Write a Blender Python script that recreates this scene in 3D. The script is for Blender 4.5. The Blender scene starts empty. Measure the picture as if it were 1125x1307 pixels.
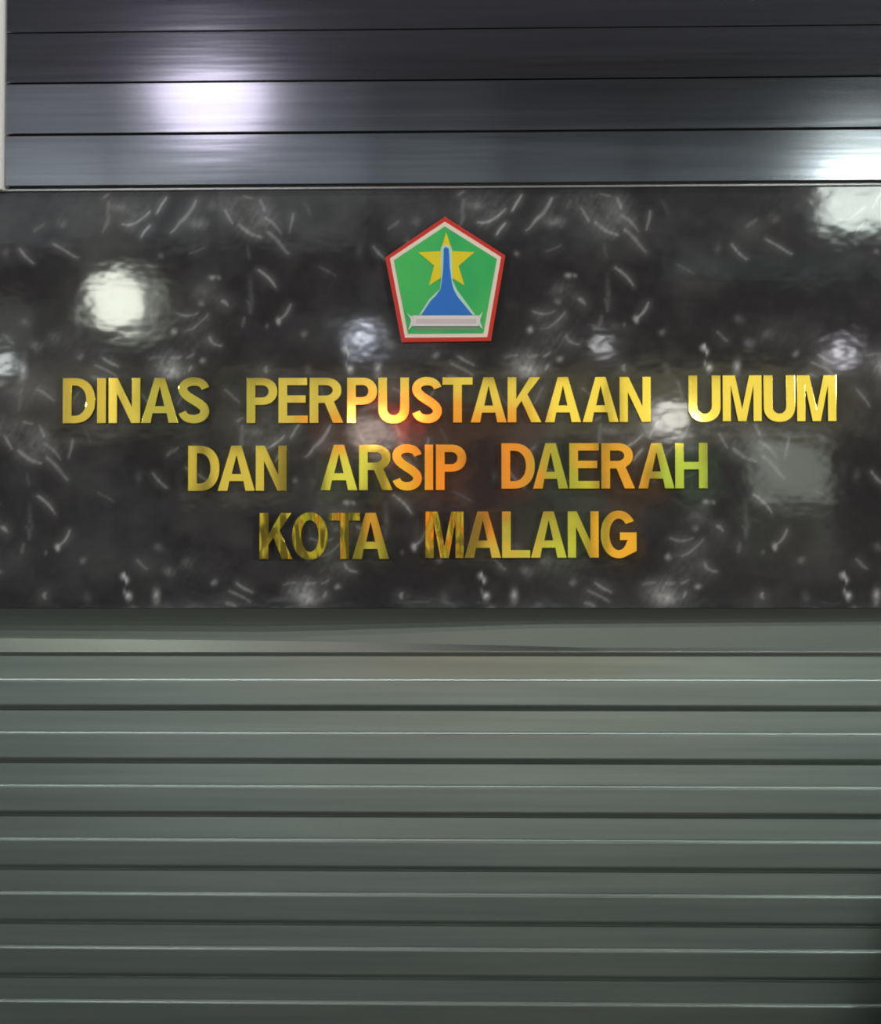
import bpy, bmesh, math, random
import numpy as np
from mathutils import Vector, Matrix, Euler
random.seed(7); rng = np.random.default_rng(7)
SC = bpy.context.scene
C = SC.collection

# ------------------------------------------------------------------ camera
W, H, F = 1125, 1307, 1808.0
D = 4.5                                     # distance of the lens to the stone face
cam_d = bpy.data.cameras.new('camera'); cam = bpy.data.objects.new('camera', cam_d); C.objects.link(cam)
cam_d.sensor_fit = 'HORIZONTAL'; cam_d.sensor_width = 36; cam_d.lens = 36*F/W
cam_d.clip_start = 0.05; cam_d.clip_end = 200
YAW, PITCH, ROLL = math.radians(1.35), math.radians(1.5), math.radians(0.06)
cam.rotation_euler = Euler((math.pi/2+PITCH, ROLL, YAW), 'XYZ')
EYE = 1.62
cam.location = (D*math.tan(YAW), -D, EYE)
cam_d.dof.use_dof = True; cam_d.dof.focus_distance = 4.0; cam_d.dof.aperture_fstop = 2.2
SC.camera = cam
RM = cam.rotation_euler.to_matrix(); CO = Vector(cam.location)
def ray(px, py): return RM @ Vector(((px-W/2)/F, -(py-H/2)/F, -1))
def P(px, py, y=0.0):
    "the point of a wall at depth y that the photograph shows at px, py"
    r = ray(px, py); t = (y-CO.y)/r.y
    return CO + r*t
def across(px, py, L):
    "where a thing stands, L metres in front of the wall, when the polished wall shows its image at px, py"
    p = P(px, py, L); return Vector((p.x, -L, p.z))
S = D/F

# ------------------------------------------------------------------ world, lights, exposure
SC.view_settings.view_transform = 'Standard'; SC.view_settings.look = 'None'
SC.view_settings.exposure = 0; SC.view_settings.gamma = 1; SC.view_settings.use_curve_mapping = False
wd = bpy.data.worlds.new('evening_sky'); SC.world = wd; wd.use_nodes = True
wn = wd.node_tree.nodes; wl = wd.node_tree.links
bg = wn['Background']; bg.inputs['Strength'].default_value = 0.09
bg.inputs['Color'].default_value = (0.88, 0.86, 0.92, 1)

def area(name, loc, target, sx, sy, power, col):
    l = bpy.data.lights.new(name, 'AREA'); l.shape = 'RECTANGLE'; l.size = sx; l.size_y = sy
    l.energy = power; l.color = col
    o = bpy.data.objects.new(name, l); C.objects.link(o); o.location = loc
    o.rotation_euler = (Vector(target)-Vector(loc)).to_track_quat('-Z', 'Y').to_euler()
    return o
area('side_fill', (-7.5, -3.8, 3.6), (0, 0, 2.0), 0.9, 0.9, 240, (0.97, 0.98, 1.0))  # out-of-view fill, added to brighten the crest and stone
area('side_fill', (8.0, -3.8, 3.4), (0, 0, 2.0), 0.9, 0.9, 380, (1.0, 0.98, 0.9))  # second added fill, from the far right
area('overhead_fill', (0.0, -1.6, 6.2), (0, 0, 1.2), 8.0, 0.25, 90, (0.95, 1.0, 0.95))  # unseen overhead strip, added to brighten the slat ledges

# ------------------------------------------------------------------ helpers
def link(o, parent=None):
    C.objects.link(o)
    if parent is not None: o.parent = parent
    return o
def tag(o, label=None, cat=None, group=None, kind=None):
    if label: o['label'] = label
    if cat: o['category'] = cat
    if group: o['group'] = group
    if kind: o['kind'] = kind
    return o
def mesh_obj(name, verts, faces, mat, parent=None, loc=None):
    me = bpy.data.meshes.new(name); me.from_pydata([tuple(v) for v in verts], [], faces); me.update()
    if mat: me.materials.append(mat)
    o = bpy.data.objects.new(name, me)
    if loc is not None: o.location = loc
    return link(o, parent)
def fix_normals(o):
    bm = bmesh.new(); bm.from_mesh(o.data); bmesh.ops.recalc_face_normals(bm, faces=bm.faces)
    bm.to_mesh(o.data); bm.free(); return o
def empty(name, loc=(0, 0, 0)):
    o = bpy.data.objects.new(name, None); o.location = loc; o.empty_display_size = 0.1
    return link(o)
def box(name, x0, x1, y0, y1, z0, z1, mat, parent=None, bevel=0):
    bm = bmesh.new()
    bmesh.ops.create_cube(bm, size=1)
    for v in bm.verts:
        v.co = Vector(((x0+x1)/2+v.co.x*(x1-x0), (y0+y1)/2+v.co.y*(y1-y0), (z0+z1)/2+v.co.z*(z1-z0)))
    if bevel: bmesh.ops.bevel(bm, geom=list(bm.edges), offset=bevel, segments=2, profile=0.5, affect='EDGES')
    me = bpy.data.meshes.new(name); bm.to_mesh(me); bm.free(); me.materials.append(mat)
    return link(bpy.data.objects.new(name, me), parent)
def prism_x(name, prof, x0, x1, mat, parent=None, smooth=True, origin=None):
    "a closed profile of (y, z) points drawn out along x"
    n = len(prof); ox, oy, oz = origin or (0, 0, 0)
    v = [(x0-ox, p[0]-oy, p[1]-oz) for p in prof]+[(x1-ox, p[0]-oy, p[1]-oz) for p in prof]
    f = [[i, (i+1) % n, n+(i+1) % n, n+i] for i in range(n)]+[list(range(n))[::-1], list(range(n, 2*n))]
    o = fix_normals(mesh_obj(name, v, f, mat, parent, origin))
    return o
def lathe(name, prof, loc, mat, parent=None, seg=32):
    v = []; f = []
    for r, z in prof:
        for k in range(seg):
            a = 2*math.pi*k/seg; v.append((r*math.cos(a), r*math.sin(a), z))
    for i in range(len(prof)-1):
        for k in range(seg):
            f.append([i*seg+k, i*seg+(k+1) % seg, (i+1)*seg+(k+1) % seg, (i+1)*seg+k])
    f.append(list(range(seg))[::-1]); f.append([(len(prof)-1)*seg+k for k in range(seg)])
    o = mesh_obj(name, v, f, mat, parent, loc)
    for p in o.data.polygons: p.use_smooth = len(p.vertices) == 4
    return o

# ------------------------------------------------------------------ materials
def mat(name, col=(0.5, 0.5, 0.5), rough=0.5, metal=0.0, coat=0.0, coat_rough=0.05, spec=0.5, emit=None, es=1.0):
    m = bpy.data.materials.new(name); m.use_nodes = True
    b = m.node_tree.nodes['Principled BSDF']
    b.inputs['Base Color'].default_value = (*col, 1); b.inputs['Roughness'].default_value = rough
    b.inputs['Metallic'].default_value = metal; b.inputs['Specular IOR Level'].default_value = spec
    b.inputs['Coat Weight'].default_value = coat; b.inputs['Coat Roughness'].default_value = coat_rough
    if emit: b.inputs['Emission Color'].default_value = (*emit, 1); b.inputs['Emission Strength'].default_value = es
    return m
def bsdf(m): return m.node_tree.nodes['Principled BSDF']
def node(m, t, **kw):
    n = m.node_tree.nodes.new(t)
    for k, v in kw.items():
        if k in n.inputs: n.inputs[k].default_value = v
        else: setattr(n, k, v)
    return n
def wire(m, a, b): m.node_tree.links.new(a, b)
def coords(m, scale):
    g = node(m, 'ShaderNodeNewGeometry'); mp = node(m, 'ShaderNodeMapping'); mp.inputs['Scale'].default_value = scale
    wire(m, g.outputs['Position'], mp.inputs['Vector']); return mp.outputs['Vector']
def bump(m, scale, strength, dist, detail=3, coat=True):
    n = node(m, 'ShaderNodeTexNoise'); n.inputs['Scale'].default_value = 1; n.inputs['Detail'].default_value = detail
    wire(m, coords(m, scale), n.inputs['Vector'])
    b = node(m, 'ShaderNodeBump'); b.inputs['Strength'].default_value = strength; b.inputs['Distance'].default_value = dist
    wire(m, n.outputs['Fac'], b.inputs['Height']); wire(m, b.outputs['Normal'], bsdf(m).inputs['Normal'])
    if coat: wire(m, b.outputs['Normal'], bsdf(m).inputs['Coat Normal'])
def tint(m, c1, c2, scale, detail=3, lo=0.35, hi=0.65):
    n = node(m, 'ShaderNodeTexNoise'); n.inputs['Scale'].default_value = 1; n.inputs['Detail'].default_value = detail
    wire(m, coords(m, scale), n.inputs['Vector'])
    r = node(m, 'ShaderNodeValToRGB'); r.color_ramp.elements[0].position = lo; r.color_ramp.elements[1].position = hi
    r.color_ramp.elements[0].color = (*c1, 1); r.color_ramp.elements[1].color = (*c2, 1)
    wire(m, n.outputs['Fac'], r.inputs['Fac']); wire(m, r.outputs['Color'], bsdf(m).inputs['Base Color'])

M_UP = mat('grey_coated_aluminium', (0.30, 0.31, 0.34), 0.135, 1.0, 1.0, 0.07)
tint(M_UP, (0.27, 0.28, 0.31), (0.33, 0.34, 0.37), (0.8, 1, 40))
bump(M_UP, (1.2, 1, 22), 0.5, 0.0006, 2)
M_LO = mat('green_grey_shutter_metal', (0.30, 0.34, 0.31), 0.30, 1.0, 0.5, 0.25)
tint(M_LO, (0.31, 0.36, 0.345), (0.37, 0.42, 0.405), (0.9, 1, 30))
bump(M_LO, (1.0, 1, 20), 0.4, 0.0005, 2)
M_FL = mat('flashing_metal', (0.30, 0.33, 0.31), 0.30, 1.0, 0.5, 0.25)
bump(M_FL, (1.5, 1, 20), 0.4, 0.0006, 2)
M_BEAD = mat('bright_metal_bead', (0.5, 0.5, 0.52), 0.3, 0.9)
M_WHITE = mat('white_paint', (0.72, 0.70, 0.68), 0.6); bump(M_WHITE, (30, 30, 8), 0.3, 0.002)
M_PLASTER = mat('grey_plaster', (0.22, 0.21, 0.20), 0.85); bump(M_PLASTER, (25, 25, 25), 0.3, 0.003)
M_GROUND = mat('dark_paving', (0.05, 0.05, 0.045), 0.8); tint(M_GROUND, (0.06, 0.062, 0.056), (0.12, 0.12, 0.105), (3, 3, 3)); bump(M_GROUND, (40, 40, 40), 0.3, 0.004)

M_STONE = mat('polished_black_marble', (0.02, 0.02, 0.02), 0.065, 0.0, 0.0, 0.05, 0.55)
at = node(M_STONE, 'ShaderNodeAttribute'); at.attribute_name = 'vein'
wire(M_STONE, at.outputs['Color'], bsdf(M_STONE).inputs['Base Color'])
bump(M_STONE, (9, 9, 13), 0.5, 0.0010, 2, False)

M_GOLD = mat('gold_mirror_metal', (0.96, 0.76, 0.17), 0.06, 0.86)
bump(M_GOLD, (8, 8, 6), 0.4, 0.0008, 1, False)
M_GOLD2 = mat('gold_mirror_metal_wavy', (0.92, 0.72, 0.12), 0.08, 0.92)
bump(M_GOLD2, (22, 20, 7), 1.0, 0.0045, 1, False)
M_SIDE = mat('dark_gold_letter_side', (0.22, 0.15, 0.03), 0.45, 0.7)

# ------------------------------------------------------------------ the wall
def Z(py): return P(562.5, py).z
def X(px): return P(px, 653).x
XL, XR = X(-520), X(1650)
XP = X(4)
wb = box('wall_back', XL, XR, 0.045, 0.25, 0.0, Z(-420), M_PLASTER); tag(wb, kind='structure')

# stone slab with its feathery figure: the same printed-like cell repeats in the photograph
CELLW, CELLH, SHIFT = 458.0, 289.0, 174.0
strokes = [  # x0,y0,x1,y1,x2,y2,width,brightness in cell units
 (34,76,41,86,49,96,2.4,.40),(76,70,92,80,109,91,2.8,.42),(222,12,217,20,211,29,2.8,.55),(168,46,184,50,202,27,3.0,.50),
 (202,49,198,56,193,63,3.2,.50),(151,18,153,40,143,59,5,.20),(51,55,57,50,63,45,5,.22),(143,10,147,8,150,5,4,.32),
 (261,16,254,38,230,59,3.4,.45),(299,31,304,38,310,45,3,.35),(318,47,328,60,345,67,4.2,.36),(344,18,347,25,350,31,4.5,.3),
 (350,41,363,51,371,61,4,.26),(353,61,366,71,381,83,4.2,.32),(390,31,385,45,383,59,2.8,.32),(344,108,357,117,366,131,3,.5),
 (328,78,330,85,332,92,4,.12),(322,10,328,12,334,14,3,.25),(255,84,266,83,275,76,3,.16),(12,189,18,195,25,199,4,.25),
 (143,216,153,221,162,230,3.2,.42),(133,226,147,231,160,242,3.2,.32),(131,242,136,243,141,246,5,.3),(200,222,208,219,217,219,3,.2),
 (37,260,35,272,35,287,6,.13),(236,160,248,166,263,163,2.8,.32),(277,164,270,180,248,183,2.8,.28),(295,148,299,149,302,153,4.5,.42),
 (280,192,281,201,293,201,2.8,.36),(383,150,381,160,371,168,3,.42),(320,179,322,174,324,168,5,.2),(230,219,237,220,244,218,3,.26),
 (252,219,257,217,261,213,3.2,.28),(258,230,257,233,255,236,3.8,.38),(353,232,351,235,354,239,4,.42),(328,146,333,152,332,162,4.5,.14),
 (60,258,70,262,78,272,3,.3),(110,262,104,270,100,280,3,.25),(190,262,200,270,206,282,3.2,.3),(420,100,428,108,440,112,3,.15),
 (300,262,312,266,320,276,3,.25),(250,258,244,270,240,280,3,.22),(420,250,428,262,430,276,3.4,.2),(405,20,410,28,412,38,4,.1)]
blobs = [  # x,y,rx,ry,brightness
 (163,26,7,5,.22),(86,45,8,6,.18),(215,88,4,4,.25),(16,82,6,8,.12),(180,25,34,26,.11),(90,20,40,22,.05),(267,47,13,9,.25),(284,24,7,5,.14),
 (344,41,28,22,.17),(280,118,5,3.6,.5),(289,118,3,3,.35),(334,135,4,18,.14),(271,135,16,12,.14),(53,201,8,6,.25),(40,172,7,6,.2),
 (112,218,3.5,4.5,.4),(221,230,20,17,.24),(37,233,5,10,.55),(3,232,5,6,.85),(0,211,4,5,.8),(9,250,6,5,.3),(78,193,9,9,.12),  # brightest blobs at the left edge: lamp reflections painted into the figure
 (267,150,4,4,.3),(233,185,3.6,5,.55),(370,171,3.2,5,.62),(274,222,4,4,.4),(234,234,15,10,.3),(262,190,34,38,.10),(401,187,5,5,.25),
 (408,236,6,8,.14),(355,179,3,4,.2),(300,20,30,18,.10),(100,200,60,30,.06),(50,258,30,18,.12),(240,266,40,18,.08),(430,150,20,40,.04)]
def fbm(x, y, seed, octs=4):
    r = np.random.default_rng(seed); out = np.zeros_like(x); amp = 1.0; fr = 1.0
    for o in range(octs):
        g = r.random((64, 64)); xi = np.floor(x*fr).astype(int); yi = np.floor(y*fr).astype(int)
        fx = x*fr-xi; fy = y*fr-yi; fx = fx*fx*(3-2*fx); fy = fy*fy*(3-2*fy)
        a = g[yi % 64, xi % 64]; b = g[yi % 64, (xi+1) % 64]; c = g[(yi+1) % 64, xi % 64]; d = g[(yi+1) % 64, (xi+1) % 64]
        out += amp*((a*(1-fx)+b*fx)*(1-fy)+(c*(1-fx)+d*fx)*fy); amp *= .5; fr *= 2
    return out/2
def stone_figure(u, v):
    wu = u+6*(fbm(u/30, v/30, 1, 2)-.5)*2; wv = v+6*(fbm(u/30+9, v/30+4, 2, 2)-.5)*2
    br = np.zeros_like(u)
    for du in (-CELLW, 0, CELLW):
        for x0, y0, x1, y1, x2, y2, w, b in strokes:
            sel = (np.abs(u+du-x1) < 60) & (np.abs(v-y1) < 60)
            if not sel.any(): continue
            uu = wu[sel]+du; vv = wv[sel]; best = np.zeros_like(uu)
            for t in np.linspace(0, 1, 27):
                cx = (1-t)**2*x0+2*t*(1-t)*x1+t*t*x2; cy = (1-t)**2*y0+2*t*(1-t)*y1+t*t*y2
                ww = w*(0.55+0.6*math.sin(math.pi*min(1, t*.8+.15)))
                dd = (uu-cx)**2+(vv-cy)**2; best = np.maximum(best, np.maximum(np.exp(-dd/(ww*ww*.5)), .30*np.exp(-dd/(ww*ww*6))))
            br[sel] = np.maximum(br[sel], b*best)
        for x, y, rx, ry, b in blobs:
            sel = (np.abs(u+du-x) < rx*3) & (np.abs(v-y) < ry*3)
            if sel.any():
                br[sel] += b*(1.25 if rx > 11 else 1.0)*np.exp(-((wu[sel]+du-x)/rx)**2-((wv[sel]-y)/ry)**2)*(0.55+0.9*fbm(u[sel]/5, v[sel]/5, 3))
    return br
x0p, x1p, y0p, y1p = -520, 1650, 239, 776
stp = 1.6
nx = int((x1p-x0p)/stp); nz = int((y1p-y0p)/stp)
gx = np.linspace(x0p, x1p, nx+1); gy = np.linspace(y0p, y1p, nz+1)
GX, GY = np.meshgrid(gx, gy)
row2 = GY > 236+CELLH
VV = np.where(row2, GY-236-CELLH, GY-236)
UU = np.mod(np.where(row2, GX-SHIFT, GX), CELLW)
fig = stone_figure(UU, VV)
big = fbm(GX/70+7, GY/60+3, 11); small = fbm(GX/9, GY/9+5, 12)
fib = fbm((GX+GY*.6)/4, (GY-GX*.3)/14, 21)
lum = 0.026+0.045*np.clip(big-.42, 0, 1)*2+0.010*small+0.66*fig**1.3*(.45+.9*fib)
red = np.clip(fbm(GX/60+2, GY/60+8, 14)-.5, 0, 1)*0.02
col = np.stack([lum+.001+red*.6, lum-.0012, lum+.0008, np.ones_like(lum)], -1).reshape(-1, 4)
zs = [Z(v) for v in (y0p, y1p)]; X0, X1 = X(x0p), X(x1p)
vx = X0+(GX-x0p)/(x1p-x0p)*(X1-X0); vz = zs[0]+(GY-y0p)/(y1p-y0p)*(zs[1]-zs[0])
verts = np.stack([vx, np.zeros_like(vx), vz], -1).reshape(-1, 3)
n1 = nx+1
idx = np.arange((nx+1)*(nz+1)).reshape(nz+1, nx+1)
faces = np.stack([idx[1:, :-1], idx[1:, 1:], idx[:-1, 1:], idx[:-1, :-1]], -1).reshape(-1, 4).tolist()
nv = len(verts)
back = [(X0, .03, zs[0]), (X1, .03, zs[0]), (X1, .03, zs[1]), (X0, .03, zs[1])]
verts = verts.tolist()+back
top = idx[0].tolist(); bot = idx[-1].tolist(); lef = idx[:, 0].tolist(); rig = idx[:, -1].tolist()
faces += [[nv, nv+1]+top[::-1], [nv+3]+bot+[nv+2], lef+[nv+3, nv], [nv+1, nv+2]+rig[::-1], [nv, nv+3, nv+2, nv+1]]
slab = mesh_obj('wall_stone_panel', verts, faces, M_STONE)
ca = slab.data.color_attributes.new('vein', 'FLOAT_COLOR', 'POINT')
cc = np.concatenate([col, np.tile([.015, .015, .015, 1], (4, 1))]).astype(np.float32)
ca.data.foreach_set('color', cc.ravel())
tag(slab, kind='structure')

# upper cladding: flat horizontal slats with dark joints
up = empty('wall_upper', (XP, 0, Z(236))); tag(up, kind='structure')
seams = [236.0]
for k in range(11): seams.append([169, 103, 38][k] if k < 3 else seams[-1]-65)
tilts = [0.0004, 0.0002, -0.0010, -0.0004, .0003, 0, 0, 0, 0, 0, 0, 0]
UB = Vector(up.location)
for k in range(len(seams)-1):
    zb = Z(seams[k]-(1.3 if k < 2 else .8 if k == 2 else .4))-UB.z; zt = Z(seams[k+1]+(1.3 if k < 1 else .8 if k == 1 else .4))-UB.z; q = tilts[k]
    b = 0.0018
    prof = [(.03, zb), (-.010+b+q, zb), (-.010+q, zb+b), (-.010-q, zt-b), (-.010+b-q, zt), (.03, zt)]
    prism_x('slat', prof, 0, XR-XP, M_UP, up)
box('joint_backing', 0, XR-XP, .031, .044, 0, Z(seams[-1])-UB.z, mat('dark_joint', (.03, .03, .035), .8), up)
t1 = prism_x('trim_1', [(.03, Z(241.5)), (-.006, Z(241.5)), (-.009, Z(240.8)), (-.009, Z(238.6)), (-.006, Z(238)), (.03, Z(238))], XP, XR, M_BEAD)
tag(t1, kind='structure')
# white edge post at the upper left
t2 = box('trim_2', XP-.28, XP-.001, -.03, .044, Z(241), Z(-420), M_WHITE, bevel=.004); tag(t2, kind='structure')

# bent metal flashing under the stone
xs = np.linspace(-520, 1650, 90)
rows = []
for x in xs:
    pb = np.interp(x, [-520, 0, 340, 700, 1125, 1650], [808, 812, 815, 802, 798, 797])
    pa = np.interp(x, [-520, 0, 400, 640, 760, 1650], [812, 815, 819, 824, 827, 828])
    pa = max(pa, pb+1.0)
    rows.append([(X(x), .0002+.0120*(1-(1-q_)**1.9), Z(776.5+(pb-776.5)*q_)) for q_ in (0, .15, .3, .45, .6, .8)]+[(X(x), .0122, Z(pb)), (X(x), .0122, Z(pa)), (X(x), .0070, Z(831)), (X(x), .0064, Z(832.5)), (X(x), .0068, Z(834)), (X(x), .0082, Z(838)), (X(x), .0083, Z(834)), (X(x), .03, Z(834)), (X(x), .03, Z(776.5))])
v = [p for r in rows for p in r]; n = len(rows[0]); f = []
for i in range(len(rows)-1):
    for j in range(n):
        a = i*n+j; b_ = i*n+(j+1) % n; f.append([a, b_, b_+n, a+n])
f += [list(range(n))[::-1], [(len(rows)-1)*n+j for j in range(n)]]
fl = fix_normals(mesh_obj('trim_3', v, f, M_FL)); tag(fl, kind='structure')

# lower cladding: profiled slats, each with a rounded ledge, over a dark joint
lo = empty('wall_lower', (XL, 0, 0)); tag(lo, kind='structure')
g = [839, 907, 975, 1043.5, 1112.5, 1182, 1251]
while Z(g[-1]+69.5) > 0.0: g.append(g[-1]+69.5)
for k in range(len(g)-1):
    t, b = g[k], g[k+1]; zt, zb = Z(t+.8)+(.008 if k == 0 else .0125), Z(b+.8); L1 = Z(t+27.5); L2 = Z(t+32)
    prof = [(.03, zt), (.0086, zt), (.0045, L1+.002)]
    for a in range(6):
        an = a/5*math.pi/2; prof.append((.0045-.0085*math.sin(an), L2+(L1-L2)*math.cos(an)))
    prof += [(-.0062, zb+.022), (-.0058, zb+.017), (-.0035, zb+.010), (.002, zb+.003), (.006, zb), (.0079, zb), (.0079, zb+.013), (.03, zb+.013)]
    prism_x('slat', [(p[0], p[1]) for p in prof], 0, XR-XL, M_LO, lo)
box('joint_backing', 0, XR-XL, .031, .044, .0, Z(836.5), mat('dark_green_joint', (.05, .055, .045), .7), lo)

# ------------------------------------------------------------------ ground
gr = box('ground', -16, 16, -16, 2.0, -.1, -.0005, M_GROUND); tag(gr, kind='structure')

# ------------------------------------------------------------------ letters
CH = 58.0; ST = 11.4; BR = 9.8
def arc(cx, cy, rx, ry, a0, a1, n=14, p=2.0):
    out = []
    for i in range(n+1):
        a = math.radians(a0+(a1-a0)*i/n); c, s = math.cos(a), math.sin(a)
        out.append((cx+rx*math.copysign(abs(c)**(2/p), c), cy+ry*math.copysign(abs(s)**(2/p), s)))
    return out
def stroke(pts, wid):
    l = []; r = []
    for i, p in enumerate(pts):
        a = pts[max(0, i-1)]; b = pts[min(len(pts)-1, i+1)]
        dx, dy = b[0]-a[0], b[1]-a[1]; d = math.hypot(dx, dy); nx_, ny_ = -dy/d, dx/d
        h = wid(i/(len(pts)-1))/2
        l.append((p[0]+nx_*h, p[1]+ny_*h)); r.append((p[0]-nx_*h, p[1]-ny_*h))
    return l+r[::-1]
def glyph(ch, w):
    h = CH; s = ST; b = BR
    if ch == 'I': return [[(0, 0), (w, 0), (w, h), (0, h)]]
    if ch == 'L': return [[(0, 0), (w, 0), (w, b), (s, b), (s, h), (0, h)]]
    if ch == 'T': m = w/2; return [[(m-s/2, 0), (m+s/2, 0), (m+s/2, h-b), (w, h-b), (w, h), (0, h), (0, h-b), (m-s/2, h-b)]]
    if ch == 'H': q = h*.5; return [[(0, 0), (s, 0), (s, q-b/2), (w-s, q-b/2), (w-s, 0), (w, 0), (w, h), (w-s, h), (w-s, q+b/2), (s, q+b/2), (s, h), (0, h)]]
    if ch == 'E': q = h*.53; return [[(0, 0), (w, 0), (w, b), (s, b), (s, q-b/2), (w*.93, q-b/2), (w*.93, q+b/2), (s, q+b/2), (s, h-b), (w*.98, h-b), (w*.98, h), (0, h)]]
    if ch == 'N': e = s*1.0; return [[(0, 0), (s-.6, 0), (s-.6, h*.65), (w-s-.2, 0), (w, 0), (w, h), (w-s+.6, h), (w-s+.6, h*.36), (s+.2, h), (0, h)]]
    if ch == 'M': m = w/2; k = s*.93; return [[(0, 0), (k, 0), (k, h*.76), (m-5.3, 0), (m+5.3, 0), (w-k, h*.76), (w-k, 0), (w, 0), (w, h), (w-16, h), (m, h*.27), (16, h), (0, h)]]
    if ch == 'K': return [[(0, 0), (s, 0), (s, h*.31), (s+6.4, h*.47), (w-13.4, 0), (w, 0), (s+14.2, h*.62), (w-1.2, h), (w-15, h), (s, h*.53), (s, h), (0, h)]]
    if ch == 'A':
        m = w/2; t = 6.6; lw = 12.3
        def xl(y): return (m-t)*y/h
        def xi(y): return lw+(m-lw)*y/(h*.80)
        y1, y2 = h*.215, h*.375
        return [[(0, 0), (lw, 0), (xi(y1)-.6, y1), (w-xi(y1)+.6, y1), (w-lw, 0), (w, 0), (m+t, h), (m-t, h)],
                [(xi(y2)+.2, y2), (w-xi(y2)-.2, y2), (m, h*.80)]]
    if ch == 'U':
        r = w/2; ry = r*.95
        return [[(0, h), (0, ry-1)]+arc(r, ry-1, r, ry, 180, 360, 18, 2.2)[1:]+[(w, h), (w-s, h), (w-s, ry)]+arc(r, ry+.3, r-s, ry-b+.3, 360, 180, 18, 2.1)[1:]+[(s, h)]]
    if ch == 'O': r = w/2; return [arc(r, h/2, r, h/2+1, 0, 360, 40, 2.1)[:-1], arc(r, h/2, r-s-.3, h/2-b+.6, 0, 360, 40, 2.05)[:-1]]
    if ch == 'D':
        x = w*.36; return [[(0, 0)]+arc(x, h/2, w-x, h/2, -90, 90, 24, 2.25)+[(0, h)],
                            [(s, b)]+arc(x, h/2, w-x-s-.2, h/2-b, -90, 90, 24, 2.2)+[(s, h-b)]]
    if ch in 'PR':
        bh = h*.60 if ch == 'P' else h*.56
        ww = w if ch == 'P' else w-2.6
        x = ww*.50; cy = h-bh/2
        hole = [(s, h-bh+b)]+arc(x, cy, ww-x-s, bh/2-b, -90, 90, 16, 2.1)+[(s, h-b)]
        if ch == 'P': return [[(0, 0), (s, 0), (s, h-bh)]+arc(x, cy, ww-x, bh/2, -90, 90, 20, 2.15)+[(0, h)], hole]
        return [[(0, 0), (s, 0), (s, h-bh), (x-1, h-bh), (w-13.4, 0), (w, 0), (x+11.0, h-bh+1.6)]+arc(x, cy, ww-x, bh/2, -50, 90, 18, 2.15)+[(0, h)], hole]
    if ch == 'G':
        r = w/2; o = arc(r, h/2, r, h/2+.8, 32, 286, 36, 2.1); i = arc(r, h/2, r-s, h/2-b+.3, 334, 40, 30, 2.05)
        return [o+[(w, h*.14), (w, h*.545), (r+1.5, h*.545), (r+1.5, h*.375), (w-s, h*.375)]+i]
    if ch == 'S':
        hw = BR*.52
        A = [(hw*.75, h*.285)]
        c1 = arc(w*.5, h*.27, w*.5-hw, h*.27-hw+.5, 188, 360, 16, 2.15)
        c2 = arc(w*.5, h*.735, w*.5-hw, h*.265-hw+.5, 180, 6, 16, 2.15)
        p = c1+[(w-hw-.2, h*.345), (w*.80, h*.425), (w*.5, h*.50), (w*.22, h*.575), (hw+.6, h*.665)]+c2
        # light smoothing of the spine
        q = p[:]
        for _ in range(3):
            q = [q[0]]+[((q[i-1][0]+2*q[i][0]+q[i+1][0])/4, (q[i-1][1]+2*q[i][1]+q[i+1][1])/4) for i in range(1, len(q)-1)]+[q[-1]]
        # resample evenly
        d = [0]
        for i in range(1, len(q)): d.append(d[-1]+math.dist(q[i], q[i-1]))
        t = np.linspace(0, d[-1], 54)
        q = list(zip(np.interp(t, d, [a[0] for a in q]), np.interp(t, d, [a[1] for a in q])))
        return [stroke(q, lambda t: 10.4+1.3*math.sin(math.pi*t))]
DEPTH = 0.009
def solid(name, loops, depth, material, bev=0.0, loc=(0, 0, 0), parent=None):
    "outline loops in metres (x, z), filled, given thickness towards the viewer and a small rounded edge"
    cu = bpy.data.curves.new(name, 'CURVE'); cu.dimensions = '2D'; cu.fill_mode = 'BOTH'
    cu.extrude = depth/2-bev; cu.bevel_depth = bev; cu.bevel_resolution = 1; cu.offset = -bev
    for lp in loops:
        sp = cu.splines.new('POLY'); sp.points.add(len(lp)-1)
        for i, (a, b) in enumerate(lp): sp.points[i].co = (a, b, 0, 1)
        sp.use_cyclic_u = True
    tmp = bpy.data.objects.new('tmp', cu); C.objects.link(tmp)
    dg = bpy.context.evaluated_depsgraph_get()
    me = bpy.data.meshes.new_from_object(tmp.evaluated_get(dg))
    bpy.data.objects.remove(tmp); bpy.data.curves.remove(cu)
    me.transform(Matrix.Rotation(math.pi/2, 4, 'X')); me.transform(Matrix.Translation((0, -depth/2, 0)))
    me.materials.clear(); me.materials.append(material); me.name = name
    for p in me.polygons: p.use_smooth = False
    o = bpy.data.objects.new(name, me); o.location = loc
    return link(o, parent)

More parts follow.
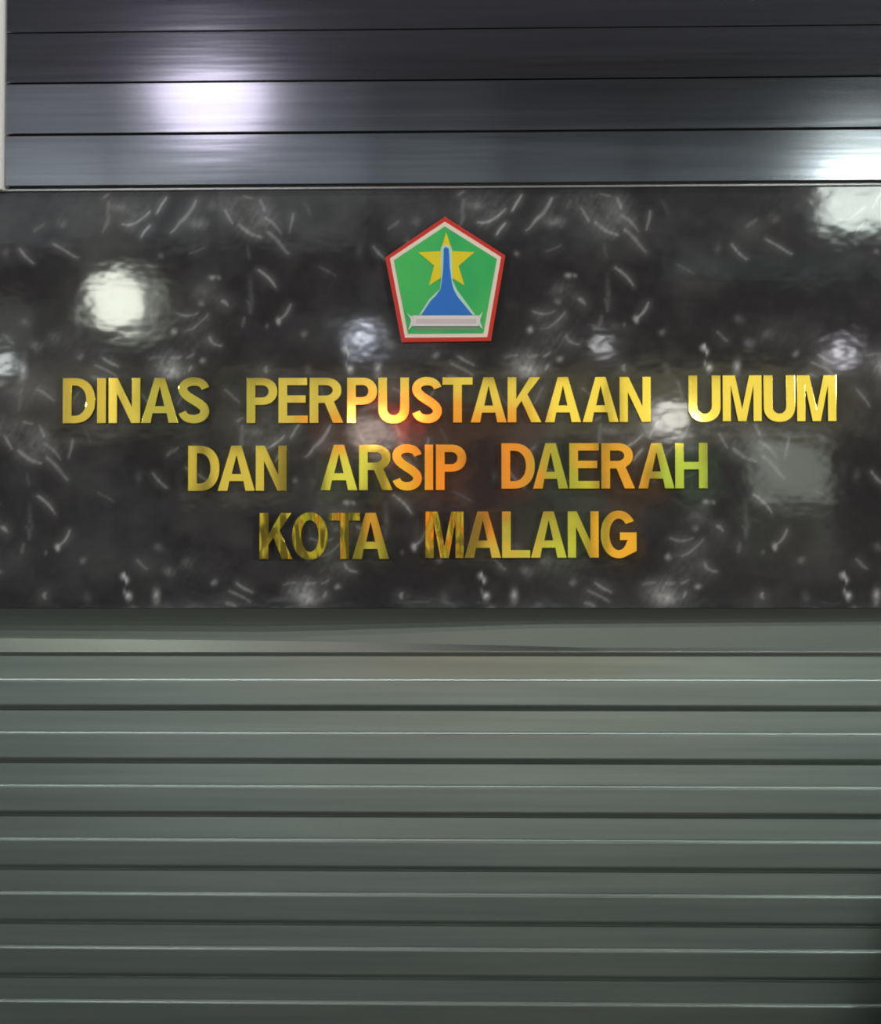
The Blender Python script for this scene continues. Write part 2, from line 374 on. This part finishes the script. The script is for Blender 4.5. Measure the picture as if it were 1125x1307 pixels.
words = [
 ('DINAS', 482.7, 540.4, [(81, 122.6), (124.9, 136.2), (139.5, 180), (180.9, 228.3), (228.2, 268)]),
 ('PERPUSTAKAAN', 482.0, 539.8, [(315.3, 354.8), (355.9, 393.5), (395.6, 439), (443.4, 482), (483.2, 522.6), (526.4, 564.4), (565, 603.7), (601, 647), (648, 691.5), (695.6, 741.8), (743.6, 789.8), (790.8, 830.8)]),
 ('UMUM', 479.4, 538.0, [(878.7, 919.7), (922.2, 972), (974.5, 1014.6), (1017.1, 1067)]),
 ('DAN', 569, 626.8, [(240.8, 280.9), (278.6, 326.2), (327, 366.4)]),
 ('ARSIP', 567.7, 625.8, [(409.4, 456.9), (458.7, 501.8), (501, 539), (542.4, 553.4), (556.6, 595.6)]),
 ('DAERAH', 565.7, 623.8, [(640.2, 683), (680.6, 725.6), (726.7, 765.3), (767.5, 810.7), (814.7, 861), (861.6, 903.2)]),
 ('KOTA', 654.7, 713.6, [(331.7, 373.8), (373.2, 418.8), (420.2, 460), (450, 497)]),
 ('MALANG', 652.7, 712, [(543.3, 592.2), (593.2, 640), (640.9, 677), (677.6, 723.6), (724.7, 764.4), (766.7, 812.7)])]
rowname = {'DINAS': 'top line', 'PERPUSTAKAAN': 'top line', 'UMUM': 'top line', 'DAN': 'middle line', 'ARSIP': 'middle line', 'DAERAH': 'middle line', 'KOTA': 'bottom line', 'MALANG': 'bottom line'}
ordn = ['first', 'second', 'third', 'fourth', 'fifth', 'sixth', 'seventh', 'eighth', 'ninth', 'tenth', 'eleventh', 'twelfth']
tone = {'DINAS': ['olive gold', 'bright yellow', 'yellow', 'olive gold', 'olive gold'],
 'PERPUSTAKAAN': ['olive gold', 'olive gold', 'gold and orange', 'gold and orange', 'yellow and red', 'yellow and orange', 'gold and orange', 'gold and orange', 'golden yellow', 'golden yellow', 'golden yellow', 'golden yellow'],
 'UMUM': ['yellow']*4, 'DAN': ['olive gold']*3, 'ARSIP': ['lime and orange', 'yellow and orange', 'orange', 'red orange', 'red orange'],
 'DAERAH': ['orange', 'olive green', 'orange and lime', 'orange', 'orange', 'pale green'], 'KOTA': ['dark streaked gold', 'dark olive gold', 'gold', 'gold and orange'],
 'MALANG': ['dark streaked gold', 'gold with an orange tip', 'olive gold', 'olive gold', 'lime gold', 'orange gold']}
letter_tilt = {}
for word, top_, bot_, ext in words:
    for i, (a, b) in enumerate(ext):
        ch = word[i]; cx = (a+b)/2
        # the lines of lettering run very slightly uphill to the right
        slope = -0.003 if word in ('DINAS', 'PERPUSTAKAAN') else -0.002
        x0c = (ext[0][0]+ext[-1][1])/2
        base = P(cx, bot_+(cx-x0c)*slope*(1 if word != 'UMUM' else .3)); tp = P(cx, top_+(cx-x0c)*slope)
        sx = (P(b, bot_).x-P(a, bot_).x)/(b-a); sz = (tp.z-base.z)/CH
        loops = [[((x-(b-a)/2)*sx, y*sz) for x, y in lp] for lp in glyph(ch, b-a)]
        dp = DEPTH
        m_ = M_GOLD2 if (word == 'KOTA' and i < 3) or (word == 'MALANG' and i == 0) else M_GOLD
        o = solid('letter_'+ch.lower(), loops, dp, m_, .0006, (base.x, -.0012, base.z))
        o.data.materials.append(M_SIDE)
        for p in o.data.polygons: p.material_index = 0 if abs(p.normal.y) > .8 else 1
        o.rotation_euler = (math.radians(random.uniform(-.35, .35)), 0, math.radians(random.uniform(-.6, .6)))
        where = ordn[i]+' letter' if i < len(ext)-1 else 'last letter'
        tag(o, f'{tone[word][i]} metal letter {ch}, {where} of {word} in the {rowname[word]}', 'letter', 'gold letters of the word '+word)

# ------------------------------------------------------------------ emblem
def EP(x, y): return (470+x/5.625, 260+y/5.625)
eb = P(*EP(556, 985)); em = empty('city_crest', (eb.x, 0, eb.z))
tag(em, 'five-sided green crest with red border, yellow star and blue monument, above the lettering', 'emblem')
def crest(name, pts, y, th, m, bev=.0004):
    lp = []
    for p in pts:
        q = P(*EP(*p)); lp.append((q.x-eb.x, q.z-eb.z))
    return solid(name, [lp], th, m, bev, (0, -y, 0), em)
K_RED = mat('crest_red', (.62, .035, .02), .3); K_WHITE = mat('crest_white', (.9, .72, .62), .35)
K_GREEN = mat('crest_green', (.045, .50, .12), .3); tint(K_GREEN, (.035, .44, .12), (.07, .54, .12), (6, 6, 3))
K_YEL = mat('crest_yellow', (.86, .66, .02), .35); K_BLUE = mat('crest_blue', (.02, .17, .60), .35)
K_PALE = mat('crest_pale_outline', (.50, .74, .62), .4); K_RIB = mat('crest_ribbon_white', (.80, .72, .72), .4); K_RIB2 = mat('crest_ribbon_band', (.66, .55, .56), .5)
K_SH = mat('crest_ribbon_shadow', (.20, .34, .22), .5)  # shadow below the ribbon, put into this colour
crest('red_border', [(552, 98), (985, 375), (882, 990), (242, 1000), (125, 390)][::-1], .0, .010, K_RED, .0016)
crest('white_border', [(552, 134), (955, 388), (856, 962), (266, 966), (158, 398)][::-1], .010, .0012, K_WHITE)
crest('green_field', [(552, 168), (925, 402), (828, 934), (288, 938), (186, 411)][::-1], .0112, .0010, K_GREEN)
crest('star', [(562, 212), (606, 346), (765, 354), (650, 452), (692, 592), (562, 512), (438, 592), (476, 450), (362, 356), (520, 346)][::-1], .0122, .0010, K_YEL)
crest('monument_outline', [(560, 300), (600, 318), (604, 470), (608, 560), (640, 625), (770, 803), (368, 803), (440, 690), (515, 620), (524, 560), (524, 470), (524, 318)][::-1], .0132, .0007, K_PALE)
crest('monument', [(560, 316), (581, 330), (588, 470), (601, 565), (615, 622), (643, 672), (752, 806), (382, 806), (452, 700), (486, 668), (520, 622), (530, 565), (541, 470), (544, 330)][::-1], .0139, .0008, K_BLUE)
rb = crest('ribbon', [(322, 808), (796, 808), (788, 845), (796, 884), (322, 884), (334, 845)][::-1], .0150, .0012, K_RIB)
crest('ribbon_band', [(345, 832), (778, 832), (778, 866), (345, 866)][::-1], .0162, .0005, K_RIB2, .0001)
crest('ribbon_shadow', [(330, 886), (792, 886), (784, 912), (338, 912)][::-1], .0122, .0008, K_SH, .0002)  # dark strip painted as the ribbon's shadow
for pts in ([(276, 786), (306, 812), (322, 812), (334, 845), (322, 880), (288, 914), (304, 870), (310, 845), (302, 822)], [(826, 780), (812, 812), (804, 845), (812, 874), (826, 908), (797, 880), (786, 845), (797, 810)]):
    crest('ribbon_end', pts[::-1], .0122, .0026, K_PALE if False else K_RIB)

# ------------------------------------------------------------------ what the polished wall faces: lamps and lit shopfronts across the forecourt
def emis(name, col_, s): return mat(name, (.05, .05, .05), .5, emit=col_, es=s)
M_POLE = mat('dark_lamp_metal', (.03, .03, .032), .4, .6)
def globe_lamp(px, py, L, r, colr, s, label, shade=None, squash=1.0):
    p = across(px, py, L)
    t = empty('globe_lamp', (p.x, p.y, 0)); tag(t, label, 'street lamp', 'lamps standing in front of the wall')
    lathe('pole', [(.09, 0), (.09, .03), (.045, .06), (.03, p.z-r*squash-.05), (.06, p.z-r*squash-.02), (.06, p.z-r*squash+.01)], (0, 0, 0), M_POLE, t, 20)
    n = 20
    prof = [(max(.002, r*math.sin(math.pi*i/n)), -r*squash*math.cos(math.pi*i/n)) for i in range(n+1)]
    lathe('globe', prof, (0, 0, p.z), emis('lamp_glow', colr, s), t)
    if shade:
        R_, s_, dx = shade
        sh = lathe('halo_disc', [(R_*.6, 0), (R_*.95, .015), (R_, .04), (R_*.96, .06), (R_*.4, .075)], (dx, -r-.09, p.z), emis('shade_glow', colr, s_), t, 40)  # glowing disc added behind the globe, giving its image a soft rim
        sh.rotation_euler = (-math.pi/2, 0, 0)
    lathe('lamp_cap', [(.05, 0), (.04, .03), (.01, .05)], (0, 0, p.z+r*squash-.005), M_POLE, t, 16)
    return t
globe_lamp(150, 385, 8.0, .25, (.95, 1.0, .86), 22, 'large greenish white globe lamp on the tallest pole', (.37, 1.6, .06))
globe_lamp(462, 432, 8.5, .055, (.80, .86, 1.0), 48, 'small bluish white globe lamp beside the red lamp', (.19, 4.0, 0))
globe_lamp(768, 441, 9.0, .055, (1, 1, 1), 26, 'small dim white globe lamp in the middle of the forecourt', (.11, 3.0, 0))
globe_lamp(1075, 452, 8.5, .065, (.95, .93, 1.0), 36, 'small white globe lamp below the large lantern box', (.17, 3.2, 0))
globe_lamp(858, 535, 8.0, .13, (1, .98, .86), 20, 'middle sized warm white globe lamp on a short pole', (.19, 5.0, -.03))
globe_lamp(498, 543, 8.2, .14, (1.0, .13, .06), 12, 'round red signal lamp on a short pole', (.26, 4.0, 0))
globe_lamp(472, 553, 7.6, .10, (1.0, .74, .62), 11, 'small pinkish lamp just in front of the red lamp', (.22, 3.0, 0))
globe_lamp(2, 462, 8.0, .07, (.9, 1, .96), 24, 'small white globe lamp farthest to the left', (.12, 4, 0))

def lantern(px0, py0, px1, py1, L, colr, s, label, depth=.25):
    a = across(px0, py1, L); b = across(px1, py0, L)
    x0_, x1_ = sorted((a.x, b.x)); z0_, z1_ = a.z, b.z
    t = empty('light_box', ((x0_+x1_)/2, -L, 0)); tag(t, label, 'light box', 'light boxes on poles')
    w = (x1_-x0_)/2
    box('housing', -w-.03, w+.03, -depth, 0, z0_-.03, z1_+.03, M_POLE, t, .01)
    zm = z0_+(z1_-z0_)*.5
    box('diffuser', -w, w, .0005, .02, z0_, zm-.01, emis('box_glow', colr, s), t, .006)
    box('diffuser', -w, w, .0005, .02, zm+.01, z1_, emis('box_glow_soft', colr, s*.085), t, .006)
    box('pole', -.04, .04, -depth/2-.04, -depth/2+.04, 0, z0_-.031, M_POLE, t, .005)
    return t
lantern(1050, 172, 1180, 292, 7.0, (.88, 1.0, .93), 18, 'wide cool white light box on the right hand pole')
def dome_lamp(px, py, L, r, colr, s, label):
    p = across(px, py, L)
    t = empty('dome_lamp', (p.x, p.y-.0, 0)); tag(t, label, 'street lamp')
    lathe('pole', [(.1, 0), (.1, .04), (.05, .08), (.035, p.z-r-.03), (.07, p.z-r-.01)], (0, 0, 0), M_POLE, t, 20)
    n = 20
    lathe('globe', [(max(.002, r*math.sin(math.pi*i/n)), -r*.92*math.cos(math.pi*i/n)) for i in range(n+1)], (0, 0, p.z), emis('dome_glow', colr, s), t)
    return t
dome_lamp(270, 128, 7.0, .45, (.92, .84, 1.0), 4.6, 'lavender white globe lamp, the highest one, on the left')

# shopfronts, unseen; their glowing panels are laid out for the wall's reflections
LF = 11.0
a = across(-900, 760, LF); b = across(2000, 300, LF)
sb = empty('shop_building', ((a.x+b.x)/2, -LF, 0)); tag(sb, 'long two storey row of lit shops across the forecourt', 'building')
def fx(px, py): p = across(px, py, LF); return p.x-sb.location.x, p.z
fw = (b.x-a.x)/2
box('facade', -fw, fw, -.6, -.06, 0, fx(500, 60)[1], mat('shop_plaster', (.16, .15, .14), .8), sb)
box('roof_edge', -fw-.1, fw+.1, -.7, .05, fx(500, 60)[1], fx(500, 50)[1], M_POLE, sb)
def panel(name, x0_, y0_, x1_, y1_, colr, s, out=0.0):
    xa, za = fx(x0_, y1_); xb, zb = fx(x1_, y0_)
    o = box(name, xa, xb, -.06+out, -.02+out, za, zb, emis(name+'_glow', colr, s), sb, .004)
    return o
Wm = (1.0, .93, .72)
# bands of glow added to tint the letters: (x0, x1, strength, colour)
for x0_, x1_, s, c_ in [(-700, -420, .5, Wm), (-400, -160, .45, Wm), (-140, 60, .5, Wm), (66, 121, .62, (1, .9, .5)), (123, 160, 1.2, (1, .95, .6)), (162, 300, .46, (.92, 1, .6)),
                        (304, 392, .62, (1, .97, .62)), (1096, 1290, .5, Wm), (1310, 1500, .45, Wm), (1520, 1800, .45, Wm)]:
    panel('window_fill', x0_, 470, x1_, 556, c_, s)
panel('window_fill', 396, 470, 560, 512, (1, .92, .55), .75); panel('window_fill', 564, 470, 696, 516, (1, .93, .5), .8)
panel('window_fill', 700, 468, 866, 556, (1, .92, .42), 1.05); panel('window_fill', 872, 466, 1092, 556, (1, .95, .46), .98)
panel('tint_panel', 396, 514, 696, 562, (1, .42, .12), .85, .02)  # coloured glow, added for the letters to reflect
panel('window_fill', 236, 566, 372, 640, (1, .95, .5), .62)
panel('tint_panel', 404, 566, 462, 584, (1, .36, .1), 1.0); panel('tint_panel', 404, 586, 456, 640, (.82, 1, .45), .85)
panel('tint_panel', 458, 586, 492, 640, (1, .85, .2), .95); panel('tint_panel', 464, 566, 541, 584, (1, .6, .15), .9, .02); panel('tint_panel', 494, 586, 541, 640, (1, .6, .15), .9)
panel('tint_panel', 543, 566, 604, 640, (1, .30, .06), .9); panel('tint_panel', 634, 566, 680, 640, (1, .33, .1), .85)
panel('tint_panel', 682, 566, 740, 640, (.62, .85, .35), .5); panel('tint_panel', 742, 566, 812, 606, (1, .5, .12), .85); panel('tint_panel', 742, 608, 766, 640, (.8, .95, .3), .7)
panel('tint_panel', 768, 608, 852, 640, (1, .45, .12), .85); panel('tint_panel', 814, 566, 856, 606, (1, .55, .14), .9); panel('tint_panel', 858, 566, 912, 640, (.55, 1, .42), .75)
panel('window_fill', 962, 560, 1056, 640, (.9, .97, .84), 3.2, .03)
panel('window_fill', 935, 644, 1062, 735, (.9, .95, .75), .7); panel('window_fill', 850, 325, 1300, 352, (.55, .9, .85), .5); panel('window_fill', -120, 378, 34, 440, (.85, .95, .8), .7)
panel('window_fill', 400, 648, 444, 716, (.75, .9, .4), .5); panel('tint_panel', 446, 648, 498, 684, (1, .5, .14), .8); panel('window_fill', 446, 686, 498, 716, (.85, 1, .3), .7)
panel('tint_panel', 538, 648, 566, 716, (1, .62, .25), .65); panel('tint_panel', 600, 648, 640, 676, (1, .30, .08), .95); panel('window_fill', 594, 678, 680, 716, (1, .85, .4), .6)
panel('window_fill', 642, 648, 722, 676, (.75, .85, .4), .5); panel('window_fill', 682, 678, 764, 716, (.75, 1, .35), .68); panel('window_fill', 724, 648, 764, 676, (.7, .9, .35), .62); panel('tint_panel', 766, 648, 816, 716, (1, .55, .1), .95)
panel('window_fill', -500, 600, 200, 760, (.8, .9, .85), .2); panel('window_fill', 930, 650, 1500, 780, (.8, .9, .8), .16)

# upper storeys: window glow added to grade the upper slats, brighter towards the left
for k in range(14):
    x0_ = -700+k*170
    q = 1.0-.68*min(1, max(0, (x0_-100)/500))
    panel('window_fill', x0_, 190, x0_+150, 312, (.84, .96, 1.0), .64*q)
    panel('window_fill', x0_, 100, x0_+150, 168, (.9, .92, 1.0), .42*q*q)
    # street-level glow added to brighten the lower slats
    panel('window_fill', x0_, 784, x0_+150, 868, (.86, .98, .98), (.55 if x0_ < 80 else 1.8 if x0_ < 800 else 1.2))
# unseen dark cone, added so its image darkens the lower right corner
bx = P(1133, 1290, -.33).x+.262
bo = empty('occluder', (bx, -.33, 0)); tag(bo, 'added unseen dark cone at the foot of the shutter on the right', 'occluder')
MB_ = mat('dark_occluder', (.10, .11, .09), .6)
lathe('body', [(.27, .03), (.265, .08), (.21, .27), (.14, .48), (.06, .60), (.012, .62)], (0, 0, 0), MB_, bo, 36)
lathe('base_plate', [(.30, 0), (.30, .025), (.285, .03)], (0, 0, 0), MB_, bo, 36)
